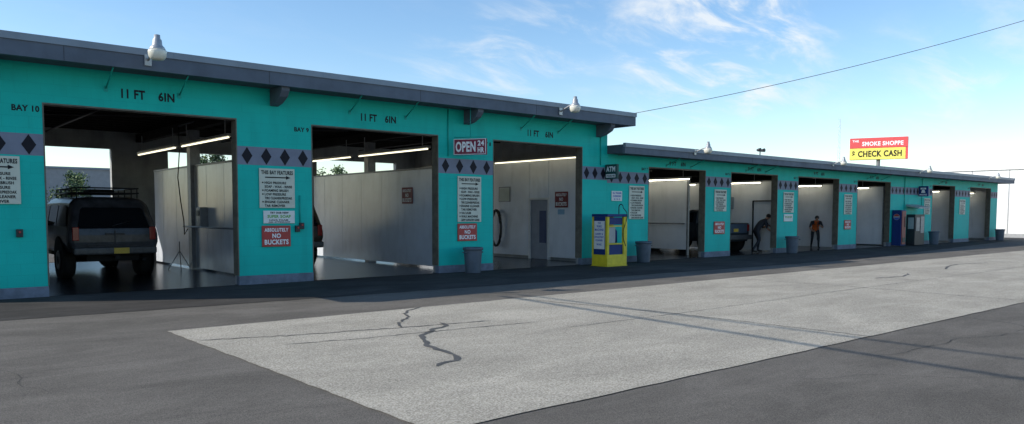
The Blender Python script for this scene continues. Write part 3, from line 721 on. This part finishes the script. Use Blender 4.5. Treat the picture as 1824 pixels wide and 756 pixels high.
# ------------------------------------------------------------------ people
SKIN = mat('skin', (.45, .24, .16), .5, .08, 10)
HAIR = mat('dark_hair', (.02, .015, .012), .7, .2, 30)
def person(label, loc, rz, shirt, pants, vest=None, scale=1.):
    S = top('person', label, 'person', loc, rotz=rz)
    V = []; E = []; R = []; T = []
    def v(p, r, t): V.append(Vector(p)); R.append(r); T.append(t); return len(V) - 1
    def e(a, b): E.append((a, b))
    pel = v((-.08, 0, .90), .135, 'p'); sp = v((.03, 0, 1.03), .125, 's'); ch = v((.20, 0, 1.17), .15, 's'); nb = v((.325, 0, 1.265), .075, 's')
    nk = v((.38, 0, 1.31), .055, 'k'); hd = v((.45, 0, 1.37), .085, 'k'); ht = v((.485, 0, 1.45), .078, 'k')
    for a, b_ in ((pel, sp), (sp, ch), (ch, nb), (nb, nk), (nk, hd), (hd, ht)): e(a, b_)
    no = v((.535, 0, 1.355), .016, 'k'); e(hd, no)
    for s_, kx, ax in ((1, .12, .12), (-1, .02, -.24)):
        hp = v((-.06, s_ * .10, .84), .092, 'p'); kn = v((kx, s_ * .13, .48), .062, 'p'); an = v((ax - .02, s_ * .14, .10), .042, 'p'); he = v((ax, s_ * .14, .05), .042, 'b'); to = v((ax + .17, s_ * .16, .035), .034, 'b')
        e(pel, hp); e(hp, kn); e(kn, an); e(an, he); e(he, to)
        sh = v((.23, s_ * .19, 1.21), .07, 's'); el = v((.30 + .05 * s_, s_ * .27, .96), .045, 's'); wr = v((.50, s_ * .17, .92 + .12 * s_), .03, 'k'); pa = v((.56, s_ * .15, .925 + .12 * s_), .034, 'k')
        e(ch, sh); e(sh, el); e(el, wr); e(wr, pa)
        for i in range(4):
            k1 = v((.605, s_ * .13, .895 + .12 * s_ + .02 * i), .010, 'k'); k2 = v((.62 - .004 * i, s_ * .095, .895 + .12 * s_ + .019 * i), .009, 'k'); e(pa, k1); e(k1, k2)
        t1 = v((.56, s_ * .11, .95 + .12 * s_), .011, 'k'); t2 = v((.59, s_ * .09, .96 + .12 * s_), .010, 'k'); e(pa, t1); e(t1, t2)
    me = bpy.data.meshes.new('p'); me.from_pydata(V, E, []); o = bpy.data.objects.new('tmp', me); COL.objects.link(o)
    md = o.modifiers.new('s', 'SKIN')
    for i, r in enumerate(R): me.skin_vertices[0].data[i].radius = (r, r)
    me.skin_vertices[0].data[0].use_root = True
    sb = o.modifiers.new('d', 'SUBSURF'); sb.levels = 2
    bpy.context.view_layer.update(); dg = bpy.context.evaluated_depsgraph_get()
    nm = bpy.data.meshes.new_from_object(o.evaluated_get(dg)); bpy.data.objects.remove(o)
    for m_ in (SKIN, shirt, pants, RUB, vest or shirt): nm.materials.append(m_)
    mi = {'k': 0, 's': 1, 'p': 2, 'b': 3}
    for p in nm.polygons:
        c = p.center; best = 9; t = 's'
        for a, b_ in E:
            A, B2 = V[a], V[b_]; d = B2 - A; u = max(0, min(1, (c - A).dot(d) / d.length_squared)); q = (c - (A + d * u)).length - R[a] * (1 - u) - R[b_] * u
            if q < best: best = q; t = T[b_]; ee = (a, b_)
        p.material_index = mi[t]; p.use_smooth = True
        if vest and t == 's' and ee in ((pel, sp), (sp, ch), (ch, nb)): p.material_index = 4
    body = bpy.data.objects.new('body', nm); COL.objects.link(body); body.parent = S
    h = MB()
    h.lathe([(.03, .085), (.07, .06), (.092, .015), (.09, -.04), (.07, -.06)], (.45, 0, 1.42), 16); hh = h.obj('hair', S, HAIR)
    for s_ in (-1, 1):
        f = MB(); f.lathe([(.004, -.01), (.011, -.003), (.004, .008)], (.528, s_ * .032, 1.398), 8); f.obj('eye', S, BLACKP)
    wd = MB(); wd.tube([(.33, .05, 1.26), (.59, -.0, .94), (.65, .0, .86), (1.08, -.05, .42)], .014, 8); wd.obj('spray_wand', S, DARKM)
    S.scale = (scale,) * 3
    return S
DK = mat('dark_clothes', (.02, .022, .03), .8, .2, 20)
ORG = mat('orange_vest_cloth', (.70, .13, .02), .7, .1, 20)
person('person in dark clothes leaning forward with spray wand', (26.95, .8, .006), math.radians(-30), DK, DK)
person('person in orange vest bending with spray wand', (32.2, 1.2, .006), math.radians(215), DK, DK, ORG, .95)

# ------------------------------------------------------------------ smoke shop pole sign
S = top('pole_sign', 'red and yellow shop sign on tall steel pole', 'sign', (65.3, 13.4, 0), rotz=math.radians(-69))
REDB = mat('bright_red_sign', (.70, .09, .09), .5, .05)
b = MB(); b.box(-2.2, 2.2, -.3, .3, 7.0, 7.85); b.obj('upper_sign_box', S, REDB, bevel=.02)
b = MB(); b.box(-2.2, 2.03, -.3, .3, 6.05, 6.99); b.obj('lower_sign_box', S, mat('bright_yellow_sign', (.85, .74, .14), .5, .05), bevel=.02)
b = MB(); b.box(2.035, 2.2, -.3, .3, 6.05, 6.99); b.obj('sign_end_cap', S, REDB)
l = MB(); letters(l, FRONT, (0, -.3, 0), [('SMOKE SHOPPE', .3, 7.36, 3.1, .36), ('THE', -1.75, 7.6, .5, .18)]); l.obj('sign_lettering', S, WINK, sheet=True)
l = MB(); letters(l, FRONT, (0, -.3, 0), [('CHECK CASH', .1, 6.52, 3.3, .52), ('$', -1.9, 6.52, .22, .52)]); l.obj('sign_lettering', S, BLACKP, sheet=True)
b = MB(); b.tube([(0, 0, 0), (0, 0, 6.05)], .15, 12); b.obj('sign_pole', S, GREYM)

# radio tower
S = top('radio_tower', 'thin steel lattice radio tower far behind buildings', 'tower', (145.6, 57, 0))
b = MB(); H = 20
for a in range(3):
    x_, y_ = .4 * math.cos(a * 2.094), .4 * math.sin(a * 2.094); b.tube([(x_, y_, 0), (x_ * .5, y_ * .5, H)], .025, 5)
for i in range(20):
    z = i * H / 20
    for a in range(3):
        f0 = 1 - .5 * z / H; a2 = (a + 1) % 3
        b.tube([(.4 * f0 * math.cos(a * 2.094), .4 * f0 * math.sin(a * 2.094), z), (.4 * f0 * math.cos(a2 * 2.094), .4 * f0 * math.sin(a2 * 2.094), z + 1)], .012, 4)
b.obj('tower_frame', S, mat('pale_tower_steel', (.6, .6, .62), .6))

# ------------------------------------------------------------------ overhead wires
def wire(name, label, a, b_, sag, r):
    S = top(name, label, 'cable', a)
    m_ = MB(); A = Vector(a); D = Vector(b_) - A
    m_.tube([D * (i / 24) + Vector((0, 0, -sag * 4 * (i / 24) * (1 - i / 24))) for i in range(25)], r, 6); m_.obj('wire_strand', S, WIREM)
wire('overhead_cable', 'thin black overhead cable running to roof corner', (17.8, -.7, 4.5), (27.3, -10.6, 7.85), .25, .009)
wire('overhead_cable', 'black service cable above parking area', (1.05, -.5, 5.45), (-2.6, -25, 6.6), .1, .030)
wire('overhead_cable', 'black service cable above parking area', (1.1, -.3, 5.7), (-1.2, -25, 7.4), .1, .024)
S = top('service_mast', 'grey electrical service mast on roof', 'mast', (1.1, .1, 4.45))
b = MB(); b.tube([(0, 0, 0), (0, 0, 1.3)], .035, 10); b.lathe([(.03, 1.3), (.07, 1.28), (.06, 1.38), (.01, 1.42)], (0, 0, 0), 10); b.obj('mast_pipe', S, GALV)

# ------------------------------------------------------------------ background
def bg_building(name, label, x0, x1, y0, y1, h, m, doors=(), rm=FLASH):
    S = top(name, label, 'building', (x0, y0, 0))
    b = MB(); b.box(0, x1 - x0, 0, y1 - y0, 0, h); b.obj('wall', S, m)
    b = MB(); b.box(-.1, x1 - x0 + .1, -.1, y1 - y0 + .1, h + .001, h + .15); b.obj('roof', S, rm)
    for d0, d1, z0, z1 in doors:
        b = MB(); b.box(d0, d1, -.03, -.002, z0, z1); b.obj('window', S, CARG)
    return S
BWW = mat('bright_white_wall', (.80, .80, .79), .6, .05, .8, stain=.10)
S = bg_building('white_building', 'bright white flat roofed building beyond the wash', 57, 78, -6, 12, 4.4, BWW, (), WHITEM)
b = MB()
for i in range(8): b.box(-.02, -.001, .6 + i * 2.2, .65 + i * 2.2, .26, 4.38)
b.box(-.03, -.001, .0, 17.9, .0, .25); b.obj('wall_ribs', S, DULLW)
bg_building('warehouse', 'grey low warehouse behind the car wash', -6, 17.5, 53, 70, 4.9, mat('warehouse_grey', (.28, .28, .29), .7, .08), ((8, 11, 0, 2.6), (14, 16, 1, 2.4)))
bg_building('warehouse', 'pale low warehouse behind the car wash', 21, 60, 50, 66, 4.0, mat('warehouse_pale', (.5, .49, .45), .7, .08), ((5, 8, 0, 2.6), (16, 19, 0, 2.6)))

LEAFS = [mat('leaf_green', (.07, .12, .03), .7, .3, 5), mat('leaf_dark', (.03, .06, .02), .7, .3, 5), mat('leaf_light', (.12, .17, .05), .7, .3, 5)]
BARK = mat('bark', (.10, .075, .05), .9, .3, 8)
def tree(loc, h, w, seed):
    rd = random.Random(seed)
    S = top('tree', 'small leafy green tree standing behind the car wash', 'tree', loc, 'trees behind the wash')
    b = MB(); b.tube([(0, 0, 0), (.05, 0, h * .35), (0, .05, h * .75)], .12, 8, r1=.04)
    cl = []
    for i in range(16):
        a = rd.uniform(0, 6.28); z = h * rd.uniform(.35, .93); rr = w * rd.uniform(.15, .5) * (1.2 - z / h * .7)
        c = Vector((rr * math.cos(a), rr * math.sin(a), z)); cl.append((c, rd.uniform(.18, .34) * w * .7))
        b.tube([(0, 0, z * .7), c], .035, 5, r1=.01)
    b.obj('trunk', S, BARK)
    m_ = MB()
    for c, r in cl:
        k = rd.randrange(3)
        for i in range(150):
            d = Vector((rd.gauss(0, 1), rd.gauss(0, 1), rd.gauss(0, 1))).normalized() * r * rd.uniform(.3, 1.1) + c
            u = Vector((rd.gauss(0, 1), rd.gauss(0, 1), rd.gauss(0, 1))).normalized(); v_ = u.orthogonal().normalized(); s_ = rd.uniform(.05, .1)
            m_.quad([d - u * s_, d + v_ * s_ * .6, d + u * s_, d - v_ * s_ * .6], k if rd.random() < .7 else rd.randrange(3))
    m_.obj('crown', S, LEAFS, sheet=True)
tree((9.7, 35, 0), 4.0, 2.6, 1); tree((6.8, 36, 0), 3.4, 2.2, 2); tree((14, 24.7, 0), 4.7, 2.4, 3); tree((18.8, 20.7, 0), 4.3, 2.4, 4)

# ------------------------------------------------------------------ sun, sky, camera
SD = Vector((6.5, -3.7, -4.45)).normalized()
sun = bpy.data.lights.new('sun', 'SUN'); sun.energy = 5.0; sun.angle = math.radians(.5); sun.color = (1, .94, .84)
so = bpy.data.objects.new('sun', sun); so.rotation_euler = SD.to_track_quat('-Z', 'Y').to_euler(); so.location = (-10, 10, 20); COL.objects.link(so)
wd = bpy.data.worlds.new('World'); scene.world = wd; wd.use_nodes = True
nt = wd.node_tree; N = nt.nodes; L = nt.links
bg = N['Background']; out = N['World Output']
sky = N.new('ShaderNodeTexSky'); sky.sky_type = 'NISHITA'; sky.sun_disc = False
sky.sun_elevation = math.asin(-SD.z); sky.sun_rotation = math.radians(-60.4); sky.air_density = 1.; sky.dust_density = .3; sky.ozone_density = 1.6
hs = N.new('ShaderNodeHueSaturation'); hs.inputs['Saturation'].default_value = 1.16; hs.inputs['Value'].default_value = 1.32
L.new(sky.outputs[0], hs.inputs['Color']); L.new(hs.outputs[0], bg.inputs['Color']); bg.inputs['Strength'].default_value = .15
tc = N.new('ShaderNodeTexCoord'); sx = N.new('ShaderNodeSeparateXYZ'); L.new(tc.outputs['Generated'], sx.inputs[0])
def M(op, a, b_=None):
    q = N.new('ShaderNodeMath'); q.operation = op
    for i, x in enumerate((a, b_)):
        if x is None: continue
        if isinstance(x, (int, float)): q.inputs[i].default_value = x
        else: L.new(x, q.inputs[i])
    return q.outputs[0]
zz = M('ADD', M('MAXIMUM', sx.outputs[2], 0.), .22)
cb = N.new('ShaderNodeCombineXYZ'); L.new(M('DIVIDE', sx.outputs[0], zz), cb.inputs[0]); L.new(M('DIVIDE', sx.outputs[1], zz), cb.inputs[1])
mp = N.new('ShaderNodeMapping'); mp.inputs['Rotation'].default_value = (0, 0, .9); mp.inputs['Scale'].default_value = (1.3, 2.6, 1); mp.inputs['Location'].default_value = (.9, 2.1, 0)
L.new(cb.outputs[0], mp.inputs[0])
n1 = N.new('ShaderNodeTexNoise'); n1.inputs['Scale'].default_value = 2.3; n1.inputs['Detail'].default_value = 10; n1.inputs['Roughness'].default_value = .62; n1.inputs['Distortion'].default_value = .5
L.new(mp.outputs[0], n1.inputs['Vector'])
r1 = N.new('ShaderNodeMapRange'); r1.interpolation_type = 'SMOOTHSTEP'; r1.inputs[1].default_value = .42; r1.inputs[2].default_value = .84; L.new(n1.outputs['Fac'], r1.inputs[0])
tot = .06
for d, ro, ri, wgt in (((.837, .60, .225), 8, 0, 1.5), ((.88, .53, .215), 6, 0, .7), ((.677, .737, .225), 6, 0, .9), ((.599, .803, .15), 6, 0, .6), ((1.137, .344, .15), 8, 1, .6), ((1.01, .4525, .14), 7, 1, .3)):
    dv = Vector(d).normalized()
    vm = N.new('ShaderNodeVectorMath'); vm.operation = 'DOT_PRODUCT'; L.new(tc.outputs['Generated'], vm.inputs[0]); vm.inputs[1].default_value = dv
    r = N.new('ShaderNodeMapRange'); r.interpolation_type = 'SMOOTHSTEP'; r.inputs[1].default_value = math.cos(math.radians(ro)); r.inputs[2].default_value = math.cos(math.radians(ri)); r.inputs[4].default_value = wgt
    L.new(vm.outputs['Value'], r.inputs[0]); tot = M('ADD', r.outputs[0], tot)
cl = M('MINIMUM', M('MULTIPLY', r1.outputs[0], tot), .8)
bg2 = N.new('ShaderNodeBackground'); bg2.inputs['Color'].default_value = (.93, .97, 1, 1); bg2.inputs['Strength'].default_value = 1.0
mx = N.new('ShaderNodeMixShader'); L.new(cl, mx.inputs[0]); L.new(bg.outputs[0], mx.inputs[1]); L.new(bg2.outputs[0], mx.inputs[2]); L.new(mx.outputs[0], out.inputs['Surface'])

cam = bpy.data.cameras.new('camera'); co = bpy.data.objects.new('camera', cam); COL.objects.link(co)
cam.sensor_width = 36; cam.lens = 36 * 1370 / 1824; cam.clip_end = 3000; cam.clip_start = .05
co.location = (0, -15.9, 1.53)
PITCH = 3.5
Rm = Matrix.Rotation(math.radians(-40.52), 4, 'Z') @ Matrix.Rotation(math.radians(90 - PITCH), 4, 'X') @ Matrix.Rotation(.0025, 4, 'Z')
co.rotation_euler = Rm.to_euler()
cam.shift_y = (1370 * math.tan(math.radians(PITCH)) + 1.3) / 1824
scene.camera = co
